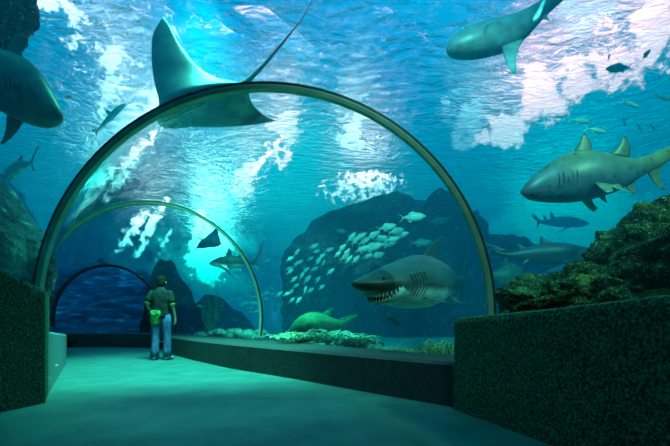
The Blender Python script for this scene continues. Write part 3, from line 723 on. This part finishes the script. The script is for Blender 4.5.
for (x, y, l, a) in [(314.3,246,10,210),(316.7,251.3,7,205),(329.6,249.7,10,210),(310.7,258.5,8,215),(318.6,260.4,10,230),(323.3,262.8,8,240),(314.7,268.6,9,200),(306,269.8,9,225),(330.8,271.4,10,220),(307.6,279,11,225),(317.8,279.6,9,230),(302,275.3,9,230),(290.3,258.8,9,210),(289.5,268.3,8,200),(290.3,271.4,8,215),(294.2,279.2,9,220),(296,285.5,8,205),(291,291.8,8,215),(287,294,8,200),(279.3,294,9,210),(305,290,9,250),(299,300,9,230),(300,262,8,215),(322,287,8,215),(296,264,8,225),(311,290,8,225),(297,252,9,225),(292,300,8,210),(322,256,9,225)]:
    put(P_SIL, x, y, l*1.12, a-180+rs.uniform(-6,6), rs.uniform(8.6,9.8), 'small silver fish in the loose left half of the school, before the dark rock', G1, turn=rs.uniform(-25,25))
G2 = 'larger silver fish of the dense right part of the school'
for (x, y, l, a) in [(387.6,227,19,17),(396.7,231,17,17),(401.6,235,15,10),(373.7,235,16,25),(364.6,241,14,30),(351.5,237,13,45),(355.6,240,12,50),(372.8,247,21,15),(387.6,243.5,19,12),(381,238.6,16,18),(377.8,255,15,18),(346.6,252.5,11,50),(345,256.6,11,35),(349,259,10,50),(342.5,247.6,11,40),(356,259,11,45),(361,249,12,30),(368,256,11,30),(361,236,13,30),(338,254,9,40),(393,239,16,14),(366,248,13,25)]:
    put(P_SIL, x, y, l*1.1, a+rs.uniform(-4,4), rs.uniform(7.2,8.3), 'larger silver fish packed in the dense half of the school behind the toothy shark', G2, turn=rs.uniform(-20,20))
put(P_SIL, 414, 217, 27, 4, 7.0, 'brightest silver fish, alone at the upper right of the school')
put(P_DARK, 439, 221, 23, 3, 9.5, 'dim fish right of the brightest silver fish, above the toothy shark fin')
put(P_DARK, 422, 242.7, 25, 3, 9.0, 'dim fish just left of the toothy shark back fin tip')
put(P_DARK, 341, 231, 14, 172, 10, 'dim fish just above the middle of the silver school')
G3 = 'small fish behind the smaller arch, right of the person'
for (x, y, l, a) in [(248.5,282.7,9,10),(250,288.5,9,8),(256,285,8,12),(247,297,10,8),(245.6,303,9,5),(253,303,10,0),(242,305,8,5),(250,308,9,3),(258,304,8,0),(251,313,9,5),(266,293,9,30),(266,299,8,30),(260,296,8,15),(253,297,9,10),(240,299,8,10),(257,311,8,8),(262,307,8,8)]:
    put(P_SIL, x, y, l, a, rs.uniform(10.4,11.6), 'tiny silver fish in the cluster behind the right leg of the smaller arch', G3, turn=rs.uniform(-20,20))
put(P_SIL, 237, 272, 8, 175, 11, 'tiny fish just below the small pale-bellied shark')
put(P_SIL, 235, 278, 7, 170, 11, 'tiny fish second below the small pale-bellied shark, above the cluster')
put(P_SIL, 200, 306, 8, 160, 11, 'tiny fish left of the yellow green sea plant')
put(P_DARK, 234.5, 320, 7, 5, 11, 'tiny dark fish low over the pale rubble, right of the sea plant')
put(P_SLIM, 268, 260.7, 8, 12, 10, 'tiny pale fish just right of the smaller arch, left of the school')
put(P_DARK, 277, 257, 9, 5, 12, 'tiny dark fish between the smaller arch and the school')
put(P_SLIM, 632, 104.5, 21, -27, 5.5, 'bright slender fish slanting down beneath the bright surface patch', turn=8)
put(P_SLIM, 662, 97.5, 20, -20, 5.5, 'bright slender fish at the right edge, beneath the surface glare')
put(P_SLIM, 624, 121, 11, -75, 6.5, 'small upright slender fish, leftmost of three above the back fins')
put(P_SLIM, 639.4, 127.4, 11, -65, 6.5, 'small upright slender fish, middle of three above the big shark tail')
put(P_SLIM, 652, 126.7, 11, -48, 6.5, 'small tilted slender fish, rightmost of three above the big shark tail')
put(P_SLIM, 581, 121, 25, -6, 6, 'slender fish just above the big shark first back fin')
put(P_SLIM, 597, 130.6, 25, -12, 5.8, 'slender fish between the two back fins of the big shark')
put(P_SLIM, 560, 117, 13, 5, 6.5, 'short slender fish left of the pair above the big shark')
put(P_DARK, 646.5, 54, 14, 50, 5.5, 'small dark fish in the bright glare at the upper right')
put(P_DARK, 609, 57, 8, 80, 6.0, 'tiny dark fish in the middle of the surface glare')
put(P_DARK, 617.7, 68, 28, 185, 6.0, 'long dark fish along the lower edge of the surface glare')
put(P_SLIM, 619, 234.5, 22, 168, 5.5, 'white slender fish just above the dark reef at the right')
put(P_SLIM, 612, 238.5, 12, 175, 7.5, 'pale small fish just left of the white one above the reef')
put(P_DARK, 68, 97, 10, 10, 7, 'faint small fish between the big left shark and the slender tilted fish')
put(P_SLIM, 59, 83, 9, -30, 7, 'faint slender fish just right of the big left shark snout')
put(P_DARK, 655, 208, 14, 20, 9, 'dim fish at the right edge over the reef top')
put(P_DARK, 630, 213, 9, 35, 9, 'dim tiny fish in open water above the right reef')
# ------------------------------------------------------------------ rocks and reef
def rock_mat(name, c1, c2, c3, scale=2.5, speck=40, bump=1.0):
    m, nt, out = nodes_of(name)
    b = N(nt, 'ShaderNodeBsdfPrincipled'); b.inputs['Roughness'].default_value = .9; b.inputs['Specular IOR Level'].default_value = .15
    tc = N(nt, 'ShaderNodeTexCoord')
    n = N(nt, 'ShaderNodeTexNoise'); n.inputs['Scale'].default_value = scale; n.inputs['Detail'].default_value = 8; n.inputs['Roughness'].default_value = .65; nt.links.new(tc.outputs['Object'], n.inputs['Vector'])
    r = ramp(nt, [(.35, c1), (.55, c2), (.72, c3)]); nt.links.new(n.outputs['Fac'], r.inputs[0])
    n2 = N(nt, 'ShaderNodeTexNoise'); n2.inputs['Scale'].default_value = speck; n2.inputs['Detail'].default_value = 3; nt.links.new(tc.outputs['Object'], n2.inputs['Vector'])
    r2 = ramp(nt, [(.58, (0,0,0)), (.70, (1,1,1))]); nt.links.new(n2.outputs['Fac'], r2.inputs[0])
    mx = N(nt, 'ShaderNodeMix', data_type='RGBA'); nt.links.new(r2.outputs[0], mx.inputs[0]); nt.links.new(r.outputs[0], mx.inputs[6]); mx.inputs[7].default_value = rgb(tuple(min(1, x*1.8+.06) for x in c3))
    nt.links.new(mx.outputs[2], b.inputs['Base Color'])
    n4 = N(nt, 'ShaderNodeTexNoise'); n4.inputs['Scale'].default_value = scale*4; n4.inputs['Detail'].default_value = 8; nt.links.new(tc.outputs['Object'], n4.inputs['Vector'])
    bp = N(nt, 'ShaderNodeBump'); bp.inputs['Strength'].default_value = bump; bp.inputs['Distance'].default_value = .12; nt.links.new(n4.outputs['Fac'], bp.inputs['Height']); nt.links.new(bp.outputs[0], b.inputs['Normal'])
    nt.links.new(b.outputs[0], out.inputs[0]); return m
M_ROCK = rock_mat('dark_rock', (.008,.012,.02), (.02,.028,.036), (.045,.055,.06), 1.6, 5)
M_ROCKB = rock_mat('blue_rock', (.02,.05,.10), (.05,.12,.20), (.16,.30,.42), 1.2, 12)
M_REEF = rock_mat('green_reef', (.008,.014,.008), (.025,.05,.02), (.14,.22,.05), 4.0, 60, 1.0)
M_BROWN = rock_mat('brown_rock', (.05,.02,.012), (.20,.07,.05), (.40,.16,.10), 3.0, 20)
M_RUB = rock_mat('rubble', (.08,.12,.08), (.24,.34,.24), (.55,.68,.5), 9.0, 30)
M_CORB = rock_mat('brown_coral', (.03,.02,.01), (.12,.08,.03), (.30,.22,.08), 8.0, 40)
def light_ripple_rock():
    m, nt, out = nodes_of('light_ripple_rock'); b = N(nt, 'ShaderNodeBsdfPrincipled'); b.inputs['Roughness'].default_value = .85
    tc = N(nt, 'ShaderNodeTexCoord'); mp = N(nt, 'ShaderNodeMapping'); mp.inputs['Scale'].default_value = (.8,.8,4.5); nt.links.new(tc.outputs['Object'], mp.inputs[0])
    n = N(nt, 'ShaderNodeTexNoise'); n.inputs['Scale'].default_value = 1.6; n.inputs['Detail'].default_value = 9; n.inputs['Roughness'].default_value = .62; n.inputs['Distortion'].default_value = .5; nt.links.new(mp.outputs[0], n.inputs['Vector'])
    r = ramp(nt, [(.42, (.03,.05,.12)), (.55, (.08,.14,.30)), (.62, (.20,.38,.62)), (.70, (.55,.75,.95))]); nt.links.new(n.outputs['Fac'], r.inputs[0]); nt.links.new(r.outputs[0], b.inputs['Base Color'])  # blue light and bright ripples put into the base colour
    nt.links.new(b.outputs[0], out.inputs[0]); return m
M_RIPPLE = light_ripple_rock()
def boulder(name, c, size, mat, label, cat='rock', seed=0, amp=.28, freq=1.2, sub=5, rz=0, group=None, floor=None, taper=0, lean=0):
    bm = bmesh.new(); bmesh.ops.create_icosphere(bm, subdivisions=sub, radius=1)
    off = Vector((seed*7.3, seed*3.1, seed*1.7)); S = Vector(size); base = (c[2]-S.z) if floor is None else floor
    R_ = Matrix.Rotation(rz, 3, 'Z')
    for v in bm.verts:
        p = v.co.copy(); q = p.copy()
        ws = Vector((p.x*S.x, p.y*S.y, p.z*S.z))
        k = freq/max(min(S),.3)
        h = noise.fractal(ws*k*.55+off, 1.0, 2.1, 6)*amp+noise.fractal(ws*k*2.4+off, .8, 2.1, 4)*amp*.28
        ridge = abs(noise.noise(ws*k*1.3+off))*amp*.6
        q = q*(1+h-ridge*.5)
        tz = (p.z+1)/2
        w = R_@Vector((q.x*S.x*(1-taper*tz**.6)+lean*tz, q.y*S.y, q.z*S.z))
        v.co = w
    o = from_bm(name, bm, mat); o.location = c
    tag(o, label, cat, group); return o
def at(px, py, d): return P(px, py, d)
# big dark rock behind the school
boulder('rock', at(400,280,15.5), (5.0,2.2,3.3), M_ROCK, 'huge dark rock mass in the background behind the silver school', seed=2, amp=.16)
boulder('rock', at(318,312,13), (1.3,1.0,2.4), M_ROCK, 'dark rounded rock at the left foot of the huge background rock', seed=4, amp=.2)
boulder('rock', at(508,300,14), (2.2,1.6,2.4), M_ROCK, 'dark low background rock behind the dark shark swimming right', seed=5, amp=.25)
boulder('rock', at(600,300,12), (2.4,1.5,1.4), M_ROCKB, 'bluish low background rock left of the near dark reef', seed=6, amp=.25)
boulder('rock', at(452,285,14.2), (1.9,1.2,3.3), M_ROCK, 'tall dark rock joined to the right side of the huge background rock', seed=3, amp=.2)
# right reef
boulder('reef_rock', P(672,265,3.6), (.64,.9,.56), M_REEF, 'dark speckled reef boulder standing tallest at the right edge', cat='reef', seed=8, amp=.30, freq=2.4, sub=6)
boulder('reef_rock', P(590,316,3.9), (.95,.8,.50), M_REEF, 'green mossy reef slope behind the right carpeted wall', cat='reef', seed=9, amp=.30, freq=2.6, sub=6)
# left rocks
boulder('rock', P(-8,262,4.7), (.58,.7,.98), M_ROCK, 'brown green boulder at the left edge behind the left wall', seed=11, amp=.2, freq=1.5)
boulder('hanging_rock', P(0,2,5.6), (.42,.5,.72), M_BROWN, 'dark reddish rock hanging at the top left corner', seed=12, amp=.25, freq=1.6)
boulder('rock', P(-100,300,17), (6.6,2.5,8.0), M_ROCK, 'dark far rock wall in the water left of the tunnel', seed=13, amp=.16)
# behind the end of the tunnel
boulder('rock', P(212,372,13.9), (1.8,1.0,2.9), M_ROCK, 'lower dark mass standing in for a glass reflection behind the sea plant, right of the person', seed=14, amp=.10, rz=0)  # dark shape added for the dark reflection band in the acrylic
boulder('rock', P(100,322,14.6), (3.0,.8,2.35), M_RIPPLE, 'rock wall with painted blue light ripples, seen through the far end of the tunnel', seed=15, amp=.22, freq=1.6)
boulder('rock', P(186,340,13.0), (2.3,.7,2.9), M_ROCK, 'tall dark tapering mass standing in for a glass reflection directly behind the person', seed=16, amp=.10, taper=.72, lean=-.75)  # upper part of the added dark reflection shape
# rubble at the foot of the glass
def bed(px, py, d): p = P(px, py, d); return Vector((p.x, p.y, bed_z(p.x, p.y)))
rb = random.Random(5); k = 0
def heap(n, px0, px1, d0, d1, s0, s1, label, group, seed0, lift, keep=lambda p: True):
    done = []; tries = 0
    while len(done) < n and tries < 3000:
        tries += 1; px = rb.uniform(px0, px1); d = rb.uniform(d0, d1); p = bed(px, 0, d); s_ = rb.uniform(s0, s1)
        if abs(p.x-axis_x(p.y)) < tun_r(p.y)+.3+s_ or not keep(p): continue
        if any(math.hypot(p.x-q[0], p.y-q[1]) < (s_+q[2])*1.12 for q in done): continue
        done.append((p.x, p.y, s_))
        boulder('rubble_stone', (p.x, p.y, p.z+s_*.35+lift(px)), (s_*1.1, s_, s_*.75), M_RUB, label, 'stone', seed0+len(done), .3, 1.3, 3, rb.uniform(0,3), group)
heap(34, 180, 262, 8.6, 11.0, .10, .24, 'pale rubble stone among the heap on the tank bed right of the person', 'pale rubble stones right of the person', 20, lambda px: .06)
heap(46, 276, 376, 5.6, 7.4, .06, .16, 'greenish rubble stone in the heap under the green flat-bodied ray', 'rubble stones under the green ray', 70, lambda px: .05)
boulder('rock', P(303,341,7.9), (.60,.42,.26), M_RUB, 'low green mound on which the flat-bodied ray rests', seed=140, amp=.3, freq=2)
boulder('coral_rock', P(358,346,6.1), (.28,.25,.13), M_CORB, 'brown ribbed coral lump at the right end of the rubble heap', 'coral', seed=141, amp=.35, freq=2)
# rope-like branching weed strands on the bed
M_WEED = mat_noise('weed', (.12,.20,.06), (.35,.42,.14), 20, .7, .3)
def strands(name, c, w, h, n, r, label, seed, mat, cat='coral'):
    q = random.Random(seed); root = []
    for i in range(n):
        x = q.uniform(-w, w); y = q.uniform(-.3, .3); z = 0; a = q.uniform(0, 2*PI); hh = h*(1-.6*abs(x)/w)*q.uniform(.4, 1)
        pts = []
        L = q.uniform(.25,.5)*w
        for k in range(8):
            t = k/7; pts.append(Vector((x+math.cos(a)*L*t+.03*math.sin(9*t+i), y+math.sin(a)*L*t*.6, hh*math.sin(PI*t*.9)+.02)))
        root.append(tube(pts, r, 6))
    v, f = join(root); o = link_mesh(name, v, f, mat); o.location = c; return tag(o, label, cat)
strands('branching_coral', bed(438,0,4.9), .42, .30, 90, .007, 'tangled yellow green coral low at the glass beside the right wall block', 1, M_WEED)
strands('branching_coral', bed(400,0,5.4), .40, .13, 70, .007, 'low straggling coral under the toothy shark beside the kerb', 2, M_WEED)
strands('branching_coral', bed(322,0,6.6)+Vector((0,0,.04)), .80, .20, 150, .010, 'pale green tangled coral strands spread over the rubble heap', 3, mat_noise('weed_pale', (.15,.35,.2), (.5,.7,.45), 20, .7, .3))
# yellow green sea plant
def plant():
    base = bed(212,0,10.6); root = empty('sea_plant', base); q = random.Random(9)
    M_PL = mat_noise('plant_leaf', (.12,.22,.03), (.3,.42,.08), 8, .7, .2)
    st = []; lv = []
    for i in range(11):
        a = q.uniform(0, 2*PI); lean = q.uniform(.05,.38); H = q.uniform(.8,1.45)
        pts = [Vector((math.cos(a)*lean*t+.03*math.sin(7*t+i), math.sin(a)*lean*t, H*t)) for t in [k/9 for k in range(10)]]
        st.append(tube(pts, .011, 6))
        for k in range(2, 10):
            for s_ in range(3):
                b = q.uniform(0, 2*PI); p = pts[k]; L = q.uniform(.07,.14)
                dv = Vector((math.cos(b), math.sin(b), q.uniform(.1,.7))).normalized(); sd = dv.cross(Vector((0,0,1))).normalized(); up = sd.cross(dv)
                m0 = p+dv*L*.5
                vv = [p, m0+sd*.022, p+dv*L, m0-sd*.022, m0+up*.006, m0-up*.006]
                lv.append((vv, [(0,1,4),(1,2,4),(2,3,4),(3,0,4),(1,0,5),(2,1,5),(3,2,5),(0,3,5)]))
    v, f = join(st); link_mesh('stem', v, f, M_PL, root); v, f = join(lv); link_mesh('foliage', v, f, M_PL, root)
    tag(root, 'yellow green leafy sea plant rising from the bed right of the person', 'plant')
plant()
# ------------------------------------------------------------------ the visitor, seen from behind
def skinned(name, pts, edges, radii, mat, parent, root=0, sub=2):
    me = bpy.data.meshes.new(name); me.from_pydata([tuple(p) for p in pts], edges, []); me.update()
    o = bpy.data.objects.new(name, me); COL.objects.link(o); me.materials.append(mat)
    bm = bmesh.new(); bm.from_mesh(me); lay = bm.verts.layers.skin.verify(); bm.verts.ensure_lookup_table()
    for i, r in enumerate(radii):
        bm.verts[i][lay].radius = (r, r) if not isinstance(r, tuple) else r
        bm.verts[i][lay].use_root = (i == root)
    bm.to_mesh(me); bm.free()
    o.modifiers.new('skin', 'SKIN').use_smooth_shade = True
    s = o.modifiers.new('sub', 'SUBSURF'); s.levels = sub; s.render_levels = sub
    dg = bpy.context.evaluated_depsgraph_get(); me2 = bpy.data.meshes.new_from_object(o.evaluated_get(dg)); me2.name = name
    bpy.data.objects.remove(o); o = bpy.data.objects.new(name, me2); COL.objects.link(o)
    me2.polygons.foreach_set('use_smooth', [True]*len(me2.polygons)); o.parent = parent
    return o
def ell_ring(c, rx, ry, n=24, e=1.0, tilt=0):
    return [Vector((c[0]+rx*math.copysign(abs(math.cos(2*PI*j/n))**e, math.cos(2*PI*j/n)), c[1]+ry*math.copysign(abs(math.sin(2*PI*j/n))**e, math.sin(2*PI*j/n)), c[2]+tilt*math.cos(2*PI*j/n))) for j in range(n)]
M_SKIN = mat_noise('skin', (.30,.19,.13), (.36,.23,.16), 12, .5, .1)
M_HAIR = mat_noise('hair', (.008,.006,.005), (.025,.02,.016), 60, .8, .6, stretch=(1,1,.3), spec=.05)
M_SHIRT = mat_noise('grey_shirt', (.018,.02,.02), (.032,.035,.032), 14, .95, .6, bscale=9, bdist=.03, spec=.05)
M_VEST = mat_noise('shirt_trim', (.10,.05,.08), (.14,.08,.11), 14, .85, .3)
M_JEAN = mat_noise('denim', (.04,.06,.14), (.09,.13,.24), 16, .95, .6, spec=.1, bscale=12, bdist=.02, stretch=(1,1,.5))
M_SHOE = mat_noise('shoe', (.30,.30,.32), (.5,.5,.52), 10, .6, .1)
M_SOLE = plain('sole', (.06,.06,.06), .8)
M_BAG = mat_noise('green_jacket', (.01,.05,.02), (.10,.38,.08), 11, .8, .6, bscale=9, bdist=.03)
M_BAND = mat_noise('yellow_sleeve', (.30,.36,.06), (.45,.5,.12), 12, .8, .2)
def person():
    loc = P(161, 360, 7.85); root = empty('person', (loc.x, loc.y, .0), (0,0,math.radians(4)))
    # faces +y (away from the viewer), x to the viewer's right
    J = {'pel':(0,0,.96),'sp1':(0,.0,1.10),'ch':(0,.0,1.30),'nk':(0,.0,1.48),'hd0':(.0,.015,1.56),'hd1':(0,.03,1.65),'hd2':(0,.03,1.72),
         'ls':(-.17,0,1.42),'le':(-.265,-.06,1.17),'lw':(-.20,.05,.99),'lh':(-.165,.06,.93),
         'rs':(.17,0,1.42),'re':(.245,-.02,1.14),'rw':(.265,.06,.90),'rh':(.268,.08,.83),
         'lp':(-.095,0,.90),'lk':(-.115,.02,.50),'la':(-.125,-.02,.09),'lt':(-.15,.12,.035),
         'rp':(.095,0,.90),'rk':(.115,.03,.50),'ra':(.13,-.01,.09),'rt':(.165,.12,.035)}
    R_ = {'pel':(.15,.11),'sp1':(.135,.10),'ch':(.165,.11),'nk':(.055,.055),'hd0':(.07,.08),'hd1':(.076,.092),'hd2':(.055,.07),'ls':.058,'le':.042,'lw':.028,'lh':.034,'rs':.058,'re':.042,'rw':.028,'rh':.034,
          'lp':.085,'lk':.055,'la':.04,'lt':.035,'rp':.085,'rk':.055,'ra':.04,'rt':.035}
    keys = list(J); idx = {k:i for i, k in enumerate(keys)}
    E = [('pel','sp1'),('sp1','ch'),('ch','nk'),('nk','hd0'),('hd0','hd1'),('hd1','hd2'),('ch','ls'),('ls','le'),('le','lw'),('lw','lh'),('ch','rs'),('rs','re'),('re','rw'),('rw','rh'),('pel','lp'),('lp','lk'),('lk','la'),('la','lt'),('pel','rp'),('rp','rk'),('rk','ra'),('ra','rt')]
    pts = [Vector(J[k]) for k in keys]; ed = [(idx[a], idx[b]) for a, b in E]; rad = [R_[k] for k in keys]
    # fingers and thumbs
    def hand(base, d, side, curl):
        d = Vector(d).normalized(); s_ = Vector((0,1,0)).cross(d).normalized() if abs(d.y) < .9 else Vector((1,0,0))
        fw = Vector((0,1,0)) - d*d.y; fw.normalize()
        for k in range(4):
            o = fw*(.033-.022*k); L = [.07,.08,.075,.058][k]
            a = len(pts); p0 = Vector(base)+o+d*.02; p1 = p0+d*(L*.55); p2 = p1+d*(L*.4)+Vector((-side*curl,0,0))*L
            pts.extend([p0, p1, p2]); rad.extend([.010,.009,.007]); ed.extend([(idx_h, a),(a,a+1),(a+1,a+2)])
        a = len(pts); p0 = Vector(base)+fw*.04-d*.02; p1 = p0+fw*.03+d*.02; pts.extend([p0,p1]); rad.extend([.012,.009]); ed.extend([(idx_h,a),(a,a+1)])
    idx_h = idx['rh']; hand(J['rh'], (.02,.05,-1), 1, .5)
    idx_h = idx['lh']; hand(J['lh'], (.3,.2,-.9), -1, .5)
    skinned('body', pts, ed, rad, M_SKIN, root)
    # ears and nose belong to the head: small skinned bumps
    ev = [sphere_pts((sg*.083,.02,1.635), .028, sc=(.4,.8,1.1)) for sg in (-1,1)]+[sphere_pts((0,.13,1.63), .02, sc=(.8,1,1.2))]
    # hair
    rings = []
    for (z, rx, ry, y) in ((1.545,.055,.045,-.035),(1.57,.075,.068,-.022),(1.61,.088,.088,-.005),(1.66,.094,.108,.010),(1.71,.092,.108,.018),(1.75,.075,.09,.024),(1.775,.045,.055,.028),(1.785,.012,.015,.028)):
        rings.append([Vector((p.x+.006*noise.noise(p*25), p.y, p.z+.008*noise.noise(p*30))) for p in ell_ring((0,y,z), rx, ry, 28)])
    v, f = loft(rings); link_mesh('hair', v, f, M_HAIR, root)
    for sg in (-1, 1):
        v, f = sphere_pts((sg*.092,.03,1.63), .026, sc=(.45,.8,1.15)); link_mesh('ear', v, f, M_SKIN, root)
    # shirt: torso with sleeves
    tor = [(.86,.178,.125),(.92,.182,.13),(1.02,.175,.125),(1.12,.170,.12),(1.24,.182,.128),(1.34,.198,.13),(1.41,.198,.12),(1.455,.165,.10),(1.48,.095,.085),(1.505,.075,.075)]
    rings = []
    for z, rx, ry in tor:
        rings.append([Vector((p.x+.012*noise.noise(p*9), p.y+.018*noise.noise(p*8+Vector((3,3,3))), p.z+(.02*math.sin(p.x*14) if z < .95 else 0))) for p in ell_ring((0,0,z), rx, ry, 36, .85)])
    tp = loft(rings)
    sl = []
    for sg, s_, e_ in ((-1,'ls','le'),(1,'rs','re')):
        a, b = Vector(J[s_]), Vector(J[e_]); q = [a.lerp(b, t) for t in (-.12,.1,.35,.6,.78)]
        sl.append(tube(q, [.06,.078,.078,.076,.080], 20))
    v, f = join([tp]+sl); link_mesh('shirt', v, f, M_SHIRT, root)
    v, f = tube([Vector((.072*math.cos(a), .072*math.sin(a)-.002, 1.505)) for a in [2*PI*k/24 for k in range(25)]], .012, 8); link_mesh('collar', v, f, M_VEST, root)
    # yellow sleeve ends
    for s_, e_ in (('ls','le'),('rs','re')):
        a, b = Vector(J[s_]), Vector(J[e_]); q = [a.lerp(b, t) for t in (.76,.86,.97)]
        v, f = tube(q, [.066,.064,.060], 18); link_mesh('sleeve_end', v, f, M_BAND, root)
    # green jacket tied round the waist, hanging over the left hip
    rings = []
    for k in range(15):
        t = k/14; z = 1.04-.30*t
        w_ = .13*(1-.35*t*t)+.012*math.sin(9*t)
        rings.append([Vector((p.x+.03*noise.noise(p*11), p.y+.025*noise.noise(p*13), p.z+.035*noise.noise(Vector((p.x*16,0,1))))) for p in ell_ring((-.06-.02*t,-.075-.015*math.sin(5*t),z), w_*(.75+.25*min(1,t*4)), .07*(1-.35*t), 28, 1.0)])
    v, f = loft(rings); link_mesh('waist_jacket', v, f, M_BAG, root)
    # jeans
    legs = []
    for sg, hp, kn, an in ((-1,'lp','lk','la'),(1,'rp','rk','ra')):
        a, b, c = Vector(J[hp]), Vector(J[kn]), Vector(J[an]); q = [a+Vector((0,0,.05)), a.lerp(b,.25), a.lerp(b,.6), b, b.lerp(c,.35), b.lerp(c,.7), c+Vector((0,.0,-.035))]
        vv, ff = tube(q, [.105,.105,.092,.080,.078,.077,.088], 24)
        legs.append(([p+Vector((.010*noise.noise(p*14), .012*noise.noise(p*12+Vector((5,1,1))), 0)) for p in vv], ff))
    hips = loft([ell_ring((0,0,z), rx, ry, 30, .9) for z, rx, ry in ((.83,.16,.10),(.88,.185,.118),(.95,.188,.12),(1.02,.175,.115))])
    v, f = join(legs+[hips]); link_mesh('jeans', v, f, M_JEAN, root)
    for sg, an, tt in ((-1,'la','lt'),(1,'ra','rt')):
        a, t = Vector(J[an]), Vector(J[tt]); d = (t-a); d.z = 0; d.normalize(); n_ = Vector((-d.y, d.x, 0))
        rings = []
        for u, wd, hh in ((-.075,.02,.05),(-.06,.036,.085),(-.02,.042,.095),(.04,.044,.085),(.10,.048,.062),(.16,.046,.050),(.195,.03,.040),(.205,.01,.03)):
            c = Vector((a.x, a.y, 0))+d*u; rings.append([c+n_*(wd*math.cos(2*PI*j/16))+Vector((0,0,.016+hh*.5+hh*.5*math.sin(2*PI*j/16))) for j in range(16)])
        v, f = loft(rings); sh = link_mesh('shoe', v, f, M_SHOE, root)
        out_ = []
        for z in (.001,.022):
            out_.append([Vector((a.x,a.y,z))+d*(.065+.145*math.cos(2*PI*j/24))+n_*(.050*math.sin(2*PI*j/24)) for j in range(24)])
        v, f = loft(out_); link_mesh('sole', v, f, M_SOLE, sh)
    tag(root, 'person seen from behind in dark shirt and jeans, standing on the walkway', 'person')
person()
